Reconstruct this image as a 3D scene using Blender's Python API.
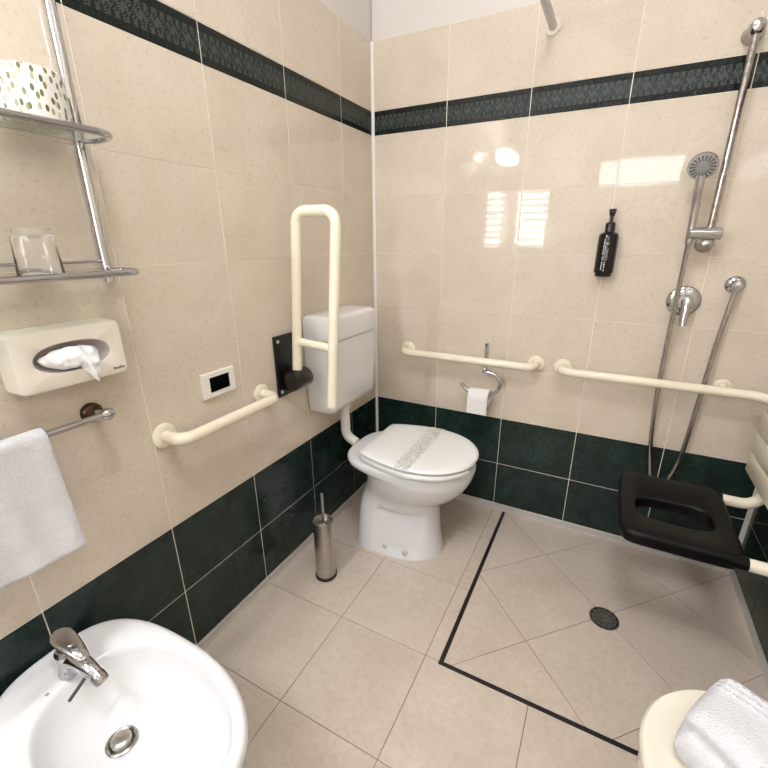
import bpy, bmesh, math, random
from mathutils import Vector, Matrix, Euler, noise
random.seed(7)
PI = math.pi
scene = bpy.context.scene
for o in list(bpy.data.objects):
    bpy.data.objects.remove(o)
COL = scene.collection

# ------------------------------------------------------------------ camera
cam_d = bpy.data.cameras.new('camera')
cam = bpy.data.objects.new('camera', cam_d)
COL.objects.link(cam)
cam_d.sensor_fit = 'HORIZONTAL'
cam_d.sensor_width = 36.0
cam_d.lens = 417.69 / 768 * 36.0
cam_d.shift_x = -6.87 / 768
cam_d.shift_y = 2.29 / 768
cam_d.clip_start = 0.02
yaw, pitch, roll = -0.47408, -0.33638, -0.00196
fwd = Vector((math.sin(yaw) * math.cos(pitch), math.cos(yaw) * math.cos(pitch), math.sin(pitch)))
rgt = Vector((math.cos(yaw), -math.sin(yaw), 0))
upv = rgt.cross(fwd)
r2 = math.cos(roll) * rgt + math.sin(roll) * upv
u2 = -math.sin(roll) * rgt + math.cos(roll) * upv
cm = Matrix((r2, u2, -fwd)).transposed().to_4x4()
cm.translation = Vector((1.05107, -1.87496, 1.3116))
cam.matrix_world = cm
scene.camera = cam

# ------------------------------------------------------------------ world, light, exposure
W = bpy.data.worlds.new('world')
scene.world = W
W.use_nodes = True
bg = W.node_tree.nodes['Background']
bg.inputs[0].default_value = (0.85, 0.92, 1.0, 1)
bg.inputs[1].default_value = 1.0
WIN = 8.0            # daylight glow of the frosted window panes behind the camera
LAMP = 75.0         # lamp above the mirror
FILL_PANEL = 15.0        # square fill lamp added on the unseen ceiling
vs = scene.view_settings
vs.view_transform = 'Standard'
vs.look = 'None'
vs.exposure = 0.74
vs.gamma = 1.0
vs.use_curve_mapping = False

# ------------------------------------------------------------------ materials
def srgb(r, g, b):
    def f(c):
        c /= 255.0
        return c / 12.92 if c <= 0.04045 else ((c + 0.055) / 1.055) ** 2.4
    return (f(r), f(g), f(b), 1.0)

class NT:
    def __init__(s, name):
        s.m = bpy.data.materials.new(name)
        s.m.use_nodes = True
        s.t = s.m.node_tree
        s.b = s.t.nodes['Principled BSDF']
    def n(s, typ, **kw):
        nd = s.t.nodes.new(typ)
        for k, v in kw.items():
            if k in nd.inputs.keys():
                nd.inputs[k].default_value = v
            else:
                setattr(nd, k, v)
        return nd
    def l(s, a, b):
        s.t.links.new(a, b)
    def ramp(s, src, stops):
        r = s.n('ShaderNodeValToRGB')
        els = r.color_ramp.elements
        els[0].position, els[0].color = stops[0]
        els[1].position, els[1].color = stops[-1]
        for p, c in stops[1:-1]:
            e = els.new(p)
            e.color = c
        s.l(src, r.inputs[0])
        return r.outputs[0]
    def math(s, op, a, b=None, c=None):
        nd = s.n('ShaderNodeMath', operation=op)
        for i, v in enumerate((a, b, c)):
            if v is None:
                continue
            if isinstance(v, (int, float)):
                nd.inputs[i].default_value = v
            else:
                s.l(v, nd.inputs[i])
        return nd.outputs[0]
    def coords(s, rnd=True):
        tc = s.n('ShaderNodeTexCoord')
        if not rnd:
            return tc.outputs['Object']
        oi = s.n('ShaderNodeObjectInfo')
        vm = s.n('ShaderNodeVectorMath', operation='SCALE')
        cmb = s.n('ShaderNodeCombineXYZ')
        for i in range(3):
            s.l(oi.outputs['Random'], cmb.inputs[i])
        s.l(cmb.outputs[0], vm.inputs[0])
        vm.inputs['Scale'].default_value = 37.0
        ad = s.n('ShaderNodeVectorMath', operation='ADD')
        s.l(tc.outputs['Object'], ad.inputs[0])
        s.l(vm.outputs[0], ad.inputs[1])
        return ad.outputs[0]
    def noise(s, vec, scale, detail=4, rough=0.55, dist=0.0):
        nd = s.n('ShaderNodeTexNoise')
        nd.inputs['Scale'].default_value = scale
        nd.inputs['Detail'].default_value = detail
        nd.inputs['Roughness'].default_value = rough
        nd.inputs['Distortion'].default_value = dist
        s.l(vec, nd.inputs['Vector'])
        return nd.outputs['Fac']
    def bump(s, h, strength=0.2, dist=0.002):
        bp = s.n('ShaderNodeBump')
        bp.inputs['Strength'].default_value = strength
        bp.inputs['Distance'].default_value = dist
        s.l(h, bp.inputs['Height'])
        s.l(bp.outputs[0], s.b.inputs['Normal'])
    def base(s, v):
        if isinstance(v, tuple):
            s.b.inputs['Base Color'].default_value = v
        else:
            s.l(v, s.b.inputs['Base Color'])
    def set(s, **kw):
        for k, v in kw.items():
            s.b.inputs[k.replace('_', ' ')].default_value = v

M = {}
def simple(name, col, rough=0.4, metal=0.0, bump=None, mott=None, **kw):
    t = NT(name)
    t.base(col)
    t.set(Roughness=rough, Metallic=metal)
    for k, v in kw.items():
        t.b.inputs[k.replace('_', ' ')].default_value = v
    if bump or mott:
        co = t.coords(False)
    if mott:
        f = t.noise(co, mott[0], 5)
        c2 = tuple(c * mott[1] for c in col[:3]) + (1,)
        t.base(t.ramp(f, [(0.35, c2), (0.65, col)]))
    if bump:
        t.bump(t.noise(co, bump[0], 3), bump[1], bump[2])
    M[name] = t.m
    return t

def m_beige():
    t = NT('beige_tile')
    co = t.coords()
    a = t.noise(co, 6, 5, 0.55, 0.2)
    b = t.noise(co, 85, 5, 0.75)
    base = t.ramp(a, [(0.3, srgb(209, 197, 179)), (0.5, srgb(214, 202, 185)), (0.72, srgb(218, 207, 191))])
    sp = t.ramp(b, [(0.34, (0.60, 0.55, 0.49, 1)), (0.47, (1, 1, 1, 1))])
    mx = t.n('ShaderNodeMix', data_type='RGBA', blend_type='MULTIPLY')
    mx.inputs[0].default_value = 0.33
    t.l(base, mx.inputs[6]); t.l(sp, mx.inputs[7])
    t.base(mx.outputs[2])
    t.set(Roughness=0.04, IOR=1.5)
    t.bump(t.noise(co, 9, 2), 0.04, 0.004)
    M['beige_tile'] = t.m
m_beige()

def m_green():
    t = NT('green_tile')
    co = t.coords()
    a = t.noise(co, 9, 7, 0.66, 0.8)
    b = t.noise(co, 60, 6, 0.75)
    base = t.ramp(a, [(0.28, srgb(22, 32, 30)), (0.5, srgb(31, 46, 42)), (0.74, srgb(45, 64, 58))])
    sp = t.ramp(b, [(0.32, (0.45, 0.45, 0.45, 1)), (0.62, (1.25, 1.25, 1.25, 1))])
    mx = t.n('ShaderNodeMix', data_type='RGBA', blend_type='MULTIPLY')
    mx.inputs[0].default_value = 0.8
    t.l(base, mx.inputs[6]); t.l(sp, mx.inputs[7])
    t.base(mx.outputs[2])
    t.set(Roughness=0.16, IOR=1.45)
    t.b.inputs['Specular IOR Level'].default_value = 0.35
    M['green_tile'] = t.m
m_green()

def m_band():
    # dark green border tile with a pressed scroll ornament between two plain rims
    t = NT('border_tile')
    tc = t.n('ShaderNodeTexCoord')
    sep = t.n('ShaderNodeSeparateXYZ')
    t.l(tc.outputs['Object'], sep.inputs[0])
    x, y = sep.outputs[0], sep.outputs[1]
    # lattice of scrolls: two rings families per period
    P = 0.0417
    def rings(px, off, k):
        u = t.math('SUBTRACT', t.math('PINGPONG', t.math('ADD', x, px), P / 2), P / 4)
        v = t.math('SUBTRACT', y, off)
        r = t.math('SQRT', t.math('ADD', t.math('MULTIPLY', u, u), t.math('MULTIPLY', v, v)))
        th = t.math('ARCTAN2', v, u)
        return t.math('SINE', t.math('ADD', t.math('MULTIPLY', r, k), th))
    s1 = rings(0.0, 0.009, 720)
    s2 = rings(0.0104, -0.011, 720)
    s = t.math('MULTIPLY', s1, s2)
    ay = t.math('ABSOLUTE', y)
    mid = t.math('LESS_THAN', ay, 0.0275)
    orn = t.math('MULTIPLY', t.math('ADD', t.math('MULTIPLY', s, 0.5), 0.5), mid)
    rim = t.math('SINE', t.math('MULTIPLY', x, 520))
    rimm = t.math('MULTIPLY', t.math('GREATER_THAN', ay, 0.032), t.math('LESS_THAN', ay, 0.042))
    orn2 = t.math('ADD', orn, t.math('MULTIPLY', t.math('MULTIPLY', t.math('ADD', rim, 1.0), 0.18), rimm))
    n = t.noise(t.coords(), 30, 5)
    hgt = t.math('ADD', orn2, t.math('MULTIPLY', n, 0.25))
    t.base(t.ramp(hgt, [(0.2, srgb(15, 21, 19)), (0.6, srgb(24, 32, 29)), (0.9, srgb(70, 79, 74))]))
    t.set(Roughness=0.22)
    t.b.inputs['Specular IOR Level'].default_value = 0.3
    t.bump(hgt, 0.5, 0.002)
    M['border_tile'] = t.m
m_band()

def m_floor():
    t = NT('floor_tile')
    co = t.coords()
    a = t.noise(co, 5, 6, 0.6, 0.3)
    b = t.noise(co, 60, 4, 0.7)
    base = t.ramp(a, [(0.3, srgb(196, 183, 169)), (0.5, srgb(203, 190, 176)), (0.72, srgb(209, 197, 184))])
    sp = t.ramp(b, [(0.35, (0.86, 0.84, 0.82, 1)), (0.6, (1, 1, 1, 1))])
    mx = t.n('ShaderNodeMix', data_type='RGBA', blend_type='MULTIPLY')
    mx.inputs[0].default_value = 0.7
    t.l(base, mx.inputs[6]); t.l(sp, mx.inputs[7])
    t.base(mx.outputs[2])
    t.set(Roughness=0.33)
    t.bump(b, 0.08, 0.001)
    M['floor_tile'] = t.m
m_floor()

simple('wall_grout', srgb(236, 228, 214), 0.7, bump=(200, 0.2, 0.001))
simple('floor_grout', srgb(120, 105, 92), 0.8, bump=(200, 0.2, 0.001))
simple('paint', srgb(219, 213, 207), 0.6, bump=(120, 0.05, 0.001))
simple('pvc_trim', srgb(196, 192, 187), 0.3, mott=(30, 0.9))
simple('pvc_white', srgb(236, 234, 230), 0.3, mott=(30, 0.95))
simple('ceramic', srgb(222, 222, 224), 0.07, IOR=1.5, mott=(3, 0.985))
simple('seat_plastic', srgb(230, 230, 229), 0.16, mott=(3, 0.985))
simple('tank_plastic', srgb(230, 229, 227), 0.22, mott=(4, 0.98))
simple('pipe_plastic', srgb(226, 222, 212), 0.25, mott=(4, 0.98))
simple('cream', srgb(238, 230, 209), 0.2, mott=(6, 0.97))
simple('cream_box', srgb(234, 227, 213), 0.35, mott=(6, 0.98))
simple('cream_bin', srgb(232, 225, 209), 0.3, mott=(5, 0.97))
simple('black_plastic', srgb(17, 16, 16), 0.28, bump=(300, 0.08, 0.0005))
simple('black_seat', srgb(10, 9, 9), 0.38, mott=(8, 0.8), Specular_IOR_Level=0.18)
simple('black_gloss', srgb(8, 8, 9), 0.12, mott=(8, 0.8))
simple('black_strip', srgb(22, 17, 16), 0.5, mott=(20, 0.8))
simple('mirror', (0.9, 0.9, 0.9, 1), 0.01, 1.0, mott=(2, 0.99))
simple('chrome', (0.56, 0.56, 0.58, 1), 0.08, 1.0, mott=(6, 0.93))
simple('chrome_worn', (0.50, 0.48, 0.46, 1), 0.18, 1.0, mott=(60, 0.6))
simple('rusty_chrome', srgb(92, 66, 52), 0.25, 0.8, mott=(60, 0.45))
simple('hose_metal', (0.58, 0.56, 0.54, 1), 0.22, 1.0, mott=(90, 0.8))
simple('gauge_grey', srgb(150, 150, 148), 0.4, 0.0, mott=(40, 0.9))
simple('spray_dark', srgb(58, 58, 58), 0.5, mott=(40, 0.8))
simple('drain_dark', srgb(150, 147, 140), 0.35, 0.8, mott=(70, 0.6))
simple('drain_ring', srgb(110, 106, 100), 0.35, 0.8, mott=(70, 0.7))
simple('drain_hole', srgb(10, 10, 9), 0.7, mott=(70, 0.7))
simple('terry', srgb(224, 224, 228), 0.95, bump=(300, 1.0, 0.004), mott=(120, 0.95))
simple('tissue', srgb(246, 246, 248), 0.9, bump=(60, 0.2, 0.002))
simple('roll_paper', srgb(230, 228, 226), 0.95, bump=(150, 0.2, 0.001))
simple('grey_liner', srgb(176, 168, 168), 0.35, mott=(10, 0.95))
simple('switch_white', srgb(236, 232, 224), 0.3, mott=(10, 0.98))
simple('rod_grey', srgb(206, 206, 208), 0.3, mott=(10, 0.95))
simple('print_dark', srgb(96, 92, 86), 0.5, mott=(400, 0.8))
simple('print_white', srgb(214, 214, 214), 0.5, mott=(400, 0.8))
simple('screw_metal', (0.7, 0.7, 0.7, 1), 0.3, 1.0, mott=(50, 0.8))
simple('wood_door', srgb(214, 176, 140), 0.4, mott=(10, 0.9))
simple('cardboard', srgb(170, 140, 110), 0.8, mott=(30, 0.9))

def m_steel():
    t = NT('brushed_steel')
    tc = t.n('ShaderNodeTexCoord')
    mp = t.n('ShaderNodeMapping')
    mp.inputs['Scale'].default_value = (6, 6, 600)
    t.l(tc.outputs['Object'], mp.inputs[0])
    f = t.noise(mp.outputs[0], 2.0, 3)
    t.base(t.ramp(f, [(0.3, (0.38, 0.36, 0.33, 1)), (0.7, (0.6, 0.57, 0.53, 1))]))
    t.set(Roughness=0.3, Metallic=1.0)
    M['brushed_steel'] = t.m
m_steel()

def m_glass(name, col, rough=0.0):
    t = NT(name)
    t.base(col)
    t.set(Roughness=rough, IOR=1.48)
    t.b.inputs['Transmission Weight'].default_value = 1.0
    M[name] = t.m
m_glass('clear_glass', (1.0, 1.0, 1.0, 1))
m_glass('shelf_glass', (0.86, 0.96, 0.91, 1), 0.02)

def m_leaf():
    t = NT('leaf_paper')
    tc = t.n('ShaderNodeTexCoord')
    sep = t.n('ShaderNodeSeparateXYZ')
    t.l(tc.outputs['Object'], sep.inputs[0])
    # unroll the cylinder
    th = t.math('ARCTAN2', sep.outputs[1], sep.outputs[0])
    cmb = t.n('ShaderNodeCombineXYZ')
    t.l(t.math('MULTIPLY', th, 0.058), cmb.inputs[0])
    t.l(sep.outputs[2], cmb.inputs[1])
    mp = t.n('ShaderNodeMapping')
    mp.inputs['Rotation'].default_value = (0, 0, -0.55)
    mp.inputs['Scale'].default_value = (1.9, 1.0, 1.0)
    t.l(cmb.outputs[0], mp.inputs[0])
    v = t.n('ShaderNodeTexVoronoi', feature='F1', voronoi_dimensions='2D')
    v.inputs['Scale'].default_value = 52
    v.inputs['Randomness'].default_value = 0.85
    t.l(mp.outputs[0], v.inputs['Vector'])
    leaf = t.ramp(v.outputs['Distance'], [(0.27, (1, 1, 1, 1)), (0.31, (0, 0, 0, 1))])
    tone = t.ramp(v.outputs['Color'], [(0.1, srgb(84, 82, 48)), (0.5, srgb(120, 118, 76)), (0.9, srgb(196, 196, 158))])
    mx = t.n('ShaderNodeMix', data_type='RGBA')
    mx.inputs[6].default_value = srgb(228, 226, 221)
    t.l(leaf, mx.inputs[0]); t.l(tone, mx.inputs[7])
    t.base(mx.outputs[2])
    t.set(Roughness=0.5)
    M['leaf_paper'] = t.m
m_leaf()

def m_strip():
    t = NT('hygiene_band_print')
    co = t.coords(False)
    v = t.n('ShaderNodeTexVoronoi', feature='SMOOTH_F1')
    v.inputs['Scale'].default_value = 75
    t.l(co, v.inputs['Vector'])
    f = t.noise(co, 150, 3, 0.6, 1.2)
    h = t.math('MULTIPLY', t.math('SINE', t.math('MULTIPLY', v.outputs['Distance'], 18.0)), f)
    t.base(t.ramp(h, [(0.05, srgb(216, 215, 212)), (0.3, srgb(196, 195, 192)), (0.5, srgb(168, 167, 164))]))
    t.set(Roughness=0.6)
    M['hygiene_band_print'] = t.m
m_strip()

def m_emit(name, col, strength):
    t = NT(name)
    t.base((0.8, 0.8, 0.8, 1))
    t.b.inputs['Emission Color'].default_value = col
    t.b.inputs['Emission Strength'].default_value = strength
    M[name] = t.m
m_emit('lit_pane', (0.94, 0.97, 1.0, 1), WIN)
m_emit('lit_pane_high', (0.94, 0.97, 1.0, 1), WIN * 0.6)
m_emit('lamp_diffuser', (0.94, 0.97, 1.0, 1), LAMP)
m_emit('fill_diffuser', (0.95, 0.97, 1.0, 1), FILL_PANEL)

# ------------------------------------------------------------------ builders
def obj(name, verts, faces, mat, parent=None, smooth=False, sharp=None):
    """one mesh object; verts are world positions, stored relative to the parent's base"""
    base = Vector(parent['_base']) if parent is not None and '_base' in parent else Vector((0, 0, 0))
    if base.length == 0 and parent is None:
        base = Vector((0, 0, 0))
    me = bpy.data.meshes.new(name)
    me.from_pydata([tuple(Vector(v) - base) for v in verts], [], faces)
    bm = bmesh.new(); bm.from_mesh(me)
    bmesh.ops.remove_doubles(bm, verts=bm.verts, dist=1e-6)
    bmesh.ops.recalc_face_normals(bm, faces=bm.faces)
    bm.to_mesh(me); bm.free()
    me.materials.append(M[mat])
    if smooth:
        me.polygons.foreach_set('use_smooth', [True] * len(me.polygons))
        try:
            me.set_sharp_from_angle(angle=math.radians(sharp or 40))
        except Exception:
            pass
    o = bpy.data.objects.new(name, me)
    COL.objects.link(o)
    if parent is not None:
        o.parent = parent
    return o

def thing(name, loc, label, cat, group=None):
    o = bpy.data.objects.new(name, None)
    o.empty_display_size = 0.05
    COL.objects.link(o)
    o.location = loc
    o['_base'] = tuple(loc)
    o['label'] = label
    o['category'] = cat
    if group:
        o['group'] = group
    return o

def sub(parent):
    """a mesh part that carries sub-parts: same local frame as its thing"""
    parent['_base'] = tuple(parent.parent['_base'])
    return parent

def tag(o, label, cat, group=None):
    o['label'] = label; o['category'] = cat
    if group: o['group'] = group
    return o

def centre(o):
    """move a top-level mesh's origin to its base"""
    me = o.data
    xs = [v.co for v in me.vertices]
    c = Vector((sum(p.x for p in xs) / len(xs), sum(p.y for p in xs) / len(xs), min(p.z for p in xs)))
    me.transform(Matrix.Translation(-c))
    o.location = c
    return o

def struct(o):
    o['kind'] = 'structure'
    return o

class G:
    """geometry collector"""
    def __init__(s):
        s.v = []; s.f = []
    def add(s, v, f):
        k = len(s.v)
        s.v += [tuple(p) for p in v]
        s.f += [tuple(i + k for i in q) for q in f]
        return s
    def box(s, x0, x1, y0, y1, z0, z1, bev=0.0, seg=2):
        bm = bmesh.new()
        bmesh.ops.create_cube(bm, size=1)
        for v in bm.verts:
            v.co = Vector((x0 + (v.co.x + .5) * (x1 - x0), y0 + (v.co.y + .5) * (y1 - y0), z0 + (v.co.z + .5) * (z1 - z0)))
        if bev > 0:
            bmesh.ops.bevel(bm, geom=list(bm.edges), offset=bev, segments=seg, profile=0.5, affect='EDGES')
        bm.verts.index_update()
        v = [tuple(q.co) for q in bm.verts]
        f = [tuple(q.index for q in fc.verts) for fc in bm.faces]
        bm.free()
        return s.add(v, f)
    def tube(s, pts, r, n=16, cap=True, radii=None):
        pts = [Vector(p) for p in pts]
        q = [pts[0]]; rr = [radii[0] if radii else r]
        for i, p in enumerate(pts[1:], 1):
            if (p - q[-1]).length > 1e-6:
                q.append(p); rr.append(radii[i] if radii else r)
        pts = q
        tans = []
        for i in range(len(pts)):
            a = pts[max(i - 1, 0)]; b = pts[min(i + 1, len(pts) - 1)]
            if 0 < i < len(pts) - 1:
                t = (pts[i] - a).normalized() + (b - pts[i]).normalized()
            else:
                t = b - a
            tans.append(t.normalized())
        ref = Vector((0, 0, 1)) if abs(tans[0].z) < 0.9 else Vector((1, 0, 0))
        nrm = tans[0].cross(ref).normalized()
        v = []; f = []
        for i, p in enumerate(pts):
            nrm = (nrm - tans[i] * nrm.dot(tans[i])).normalized()
            bn = tans[i].cross(nrm)
            for k in range(n):
                a = 2 * PI * k / n
                v.append(p + (nrm * math.cos(a) + bn * math.sin(a)) * rr[i])
        for i in range(len(pts) - 1):
            for k in range(n):
                a = i * n + k; b = i * n + (k + 1) % n
                f.append((a, b, b + n, a + n))
        if cap:
            f.append(tuple(range(n - 1, -1, -1)))
            f.append(tuple(range((len(pts) - 1) * n, len(pts) * n)))
        return s.add(v, f)
    def lathe(s, prof, origin, axis=(0, 0, 1), n=32, cap=True):
        """prof: list of (radius, distance along axis)"""
        ax = Vector(axis).normalized()
        ref = Vector((0, 0, 1)) if abs(ax.z) < 0.9 else Vector((1, 0, 0))
        u = ax.cross(ref).normalized(); w = ax.cross(u)
        o = Vector(origin)
        v = []; f = []
        for r, h in prof:
            for k in range(n):
                a = 2 * PI * k / n
                v.append(o + ax * h + (u * math.cos(a) + w * math.sin(a)) * max(r, 1e-5))
        for i in range(len(prof) - 1):
            for k in range(n):
                a = i * n + k; b = i * n + (k + 1) % n
                f.append((a, b, b + n, a + n))
        if cap:
            f.append(tuple(range(n - 1, -1, -1)))
            f.append(tuple(range((len(prof) - 1) * n, len(prof) * n)))
        return s.add(v, f)
    def loft(s, rings, cap0=True, cap1=True, closed=True):
        n = len(rings[0]); v = []; f = []
        for r in rings:
            v += [tuple(p) for p in r]
        for i in range(len(rings) - 1):
            for k in range(n if closed else n - 1):
                a = i * n + k; b = i * n + (k + 1) % n
                f.append((a, b, b + n, a + n))
        if cap0: f.append(tuple(range(n - 1, -1, -1)))
        if cap1: f.append(tuple(range((len(rings) - 1) * n, len(rings) * n)))
        return s.add(v, f)
    def build(s, name, mat, parent=None, smooth=True, sharp=None):
        return obj(name, s.v, s.f, mat, parent, smooth, sharp)

def fillet(pts, rad, seg=8):
    """polyline with rounded corners"""
    pts = [Vector(p) for p in pts]
    out = [pts[0]]
    for i in range(1, len(pts) - 1):
        p = pts[i]; a = pts[i - 1] - p; b = pts[i + 1] - p
        r = rad[i - 1] if isinstance(rad, (list, tuple)) else rad
        an = a.normalized(); bn = b.normalized()
        ang = an.angle(bn)
        d = min(r / math.tan(ang / 2), a.length * 0.49, b.length * 0.49)
        rr = d * math.tan(ang / 2)
        c = p + (an + bn).normalized() * (rr / math.sin(ang / 2))
        s = p + an * d; e = p + bn * d
        v0 = s - c; v1 = e - c
        tot = v0.angle(v1)
        axis = v0.cross(v1).normalized()
        for k in range(seg + 1):
            out.append(c + Matrix.Rotation(tot * k / seg, 3, axis) @ v0)
    out.append(pts[-1])
    return out

def spline(pts, seg=8):
    """Catmull-Rom through the points"""
    P = [Vector(p) for p in pts]
    P = [P[0] * 2 - P[1]] + P + [P[-1] * 2 - P[-2]]
    out = []
    for i in range(1, len(P) - 2):
        for k in range(seg):
            t = k / seg
            a, b, c, d = P[i - 1], P[i], P[i + 1], P[i + 2]
            out.append(0.5 * ((2 * b) + (c - a) * t + (2 * a - 5 * b + 4 * c - d) * t * t + (3 * b - a - 3 * c + d) * t ** 3))
    out.append(P[-2])
    return out

def lerp(a, b, t):
    return a + (b - a) * t

# ------------------------------------------------------------------ room shell
RW = 1.677          # right wall
YF = -2.95          # wall behind the camera
ZC = 2.95           # ceiling
TOP = 2.103         # top of the tiling
Z = [0.0, 0.0347, 0.2622, 0.5046, 0.7543, 1.0038, 1.2528, 1.5018, 1.7539, 1.8483, TOP]
MATROW = ['green_tile', 'green_tile', 'green_tile'] + ['beige_tile'] * 5 + ['border_tile', 'beige_tile']
GAP = 0.0026         # upright joints
GAPH = 0.0013        # level joints
REC = 0.0012        # joints lie this deep behind the tile faces

def slab(name, x0, x1, y0, y1, z0, z1, mat):
    return struct(G().box(x0, x1, y0, y1, z0, z1).build(name, mat, None, False))

T = 0.14
wall_left = slab('wall_left', -T, -REC, YF, 0.14, 0, TOP, 'wall_grout')
wall_back = slab('wall_back', 0, RW, REC, 0.14, 0, TOP, 'wall_grout')
wall_right = slab('wall_right', RW + REC, RW + 0.14, YF, 0.14, 0, TOP, 'wall_grout')
# painted plaster above the tiling (same walls, upper part)
def plaster(name, parent, *b):
    o = G().box(*b).build(name, 'paint', parent, False)
    return o
plaster('plaster', wall_left, -T, -0.004, YF, 0.14, TOP, ZC)
plaster('plaster', wall_back, 0, RW, 0.004, 0.14, TOP, ZC)
plaster('plaster', wall_right, RW + 0.004, RW + 0.14, YF, 0.14, TOP, ZC)
WINS = [(0.01, 0.40, 1.20, 1.84), (0.76, 1.50, 1.76, 2.06)]      # openings in the wall behind the camera
g = G()
xs_ = [-T, WINS[0][0], WINS[0][1], WINS[1][0], WINS[1][1], RW + 0.14]
for i in range(5):
    lo, hi = xs_[i], xs_[i + 1]
    if i in (1, 3):
        w = WINS[(i - 1) // 2]
        g.box(lo, hi, YF - 0.14, YF, 0, w[2]).box(lo, hi, YF - 0.14, YF, w[3], ZC)
    else:
        g.box(lo, hi, YF - 0.14, YF, 0, ZC)
wall_front = struct(g.build('wall_front', 'paint', None, False))
ceiling = slab('ceiling', -T, RW + 0.14, YF - 0.14, 0.14, ZC, ZC + 0.1, 'paint')
floor = slab('floor', -T, RW + 0.14, YF - 0.14, 0.14, -0.12, -0.0015, 'floor_grout')

# --- wall tiles: each one an object, mesh shared between equal sizes
tile_cache = {}
TH = 0.006
def tile_mesh(w, h, mat):
    key = (round(w, 4), round(h, 4), mat)
    if key in tile_cache:
        return tile_cache[key]
    a, b, c = w / 2, h / 2, 0.0006
    v = [(-a, -b, -TH), (a, -b, -TH), (a, b, -TH), (-a, b, -TH),
         (-a, -b, -c), (a, -b, -c), (a, b, -c), (-a, b, -c),
         (-a + c, -b + c, 0), (a - c, -b + c, 0), (a - c, b - c, 0), (-a + c, b - c, 0)]
    f = [(3, 2, 1, 0)]
    for i in range(4):
        j = (i + 1) % 4
        f += [(i, j, 4 + j, 4 + i), (4 + i, 4 + j, 8 + j, 8 + i)]
    f.append((8, 9, 10, 11))
    me = bpy.data.meshes.new('tile')
    me.from_pydata(v, [], f)
    me.materials.append(M[mat])
    tile_cache[key] = me
    return me

FRAMES = {
    'back': Matrix(((1, 0, 0), (0, 0, -1), (0, 1, 0))),
    'left': Matrix(((0, 0, 1), (1, 0, 0), (0, 1, 0))),
    'right': Matrix(((0, 0, -1), (-1, 0, 0), (0, 1, 0))),
}
def tile_wall(side, parent, edges, skip=lambda a, b, z0, z1: False):
    R = FRAMES[side].to_euler()
    for i in range(len(edges) - 1):
        a, b = edges[i], edges[i + 1]
        for k in range(1 if side else 0, len(Z) - 1):
            z0, z1 = Z[k], Z[k + 1]
            if skip(min(a, b), max(a, b), z0, z1):
                continue
            w, h = abs(b - a) - GAP, z1 - z0 - (GAPH if MATROW[k] != 'green_tile' else GAP)
            o = bpy.data.objects.new('tile', tile_mesh(w, h, MATROW[k]))
            COL.objects.link(o)
            o.parent = parent
            m, zc = (a + b) / 2, (z0 + z1) / 2
            jit = random.uniform(-0.0003, 0.0003)
            o.location = {'back': (m, -jit, zc), 'left': (jit, m, zc), 'right': (RW - jit, m, zc)}[side]
            # no two tiles lie quite in one plane
            dz = Matrix.Rotation(random.uniform(-0.0022, 0.0022), 3, 'X') @ Matrix.Rotation(random.uniform(-0.0022, 0.0022), 3, 'Y')
            o.rotation_euler = (FRAMES[side] @ dz).to_euler()

y0 = -0.253
edgesL = [0.0] + [y0 - i / 3 for i in range(9)]
edgesL = [e for e in edgesL if e > YF + 0.05] + [YF]
tile_wall('left', wall_left, edgesL)
tile_wall('back', wall_back, [0, 0.349, 0.6826, 1.0159, 1.3493, RW])
tile_wall('right', wall_right, [0, -0.269] + [-0.269 - i / 3 for i in range(1, 8)] + [YF])

# --- floor tiles
def clip(poly, a, b, c):
    """keep a*x+b*y<=c"""
    out = []
    for i in range(len(poly)):
        p, q = poly[i], poly[(i + 1) % len(poly)]
        dp, dq = a * p[0] + b * p[1] - c, a * q[0] + b * q[1] - c
        if dp <= 0: out.append(p)
        if (dp < 0 < dq) or (dq < 0 < dp):
            t = dp / (dp - dq)
            out.append((p[0] + (q[0] - p[0]) * t, p[1] + (q[1] - p[1]) * t))
    return out
def clip_rect(poly, x0, x1, y0, y1):
    for a, b, c in ((1, 0, x1), (-1, 0, -x0), (0, 1, y1), (0, -1, -y0)):
        if len(poly) < 3: return []
        poly = clip(poly, a, b, c)
    return poly
def shrink(poly, d):
    c = Vector((sum(p[0] for p in poly) / len(poly), sum(p[1] for p in poly) / len(poly)))
    n = len(poly); out = []
    for i in range(n):
        p0, p1, p2 = Vector(poly[i - 1]), Vector(poly[i]), Vector(poly[(i + 1) % n])
        e1 = (p1 - p0).normalized(); e2 = (p2 - p1).normalized()
        n1 = Vector((-e1.y, e1.x)); n2 = Vector((-e2.y, e2.x))
        den = 1 + n1.dot(n2)
        out.append(p1 + (n1 + n2) * (d / max(den, 0.2)))
    return [(p.x, p.y) for p in out]
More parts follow.
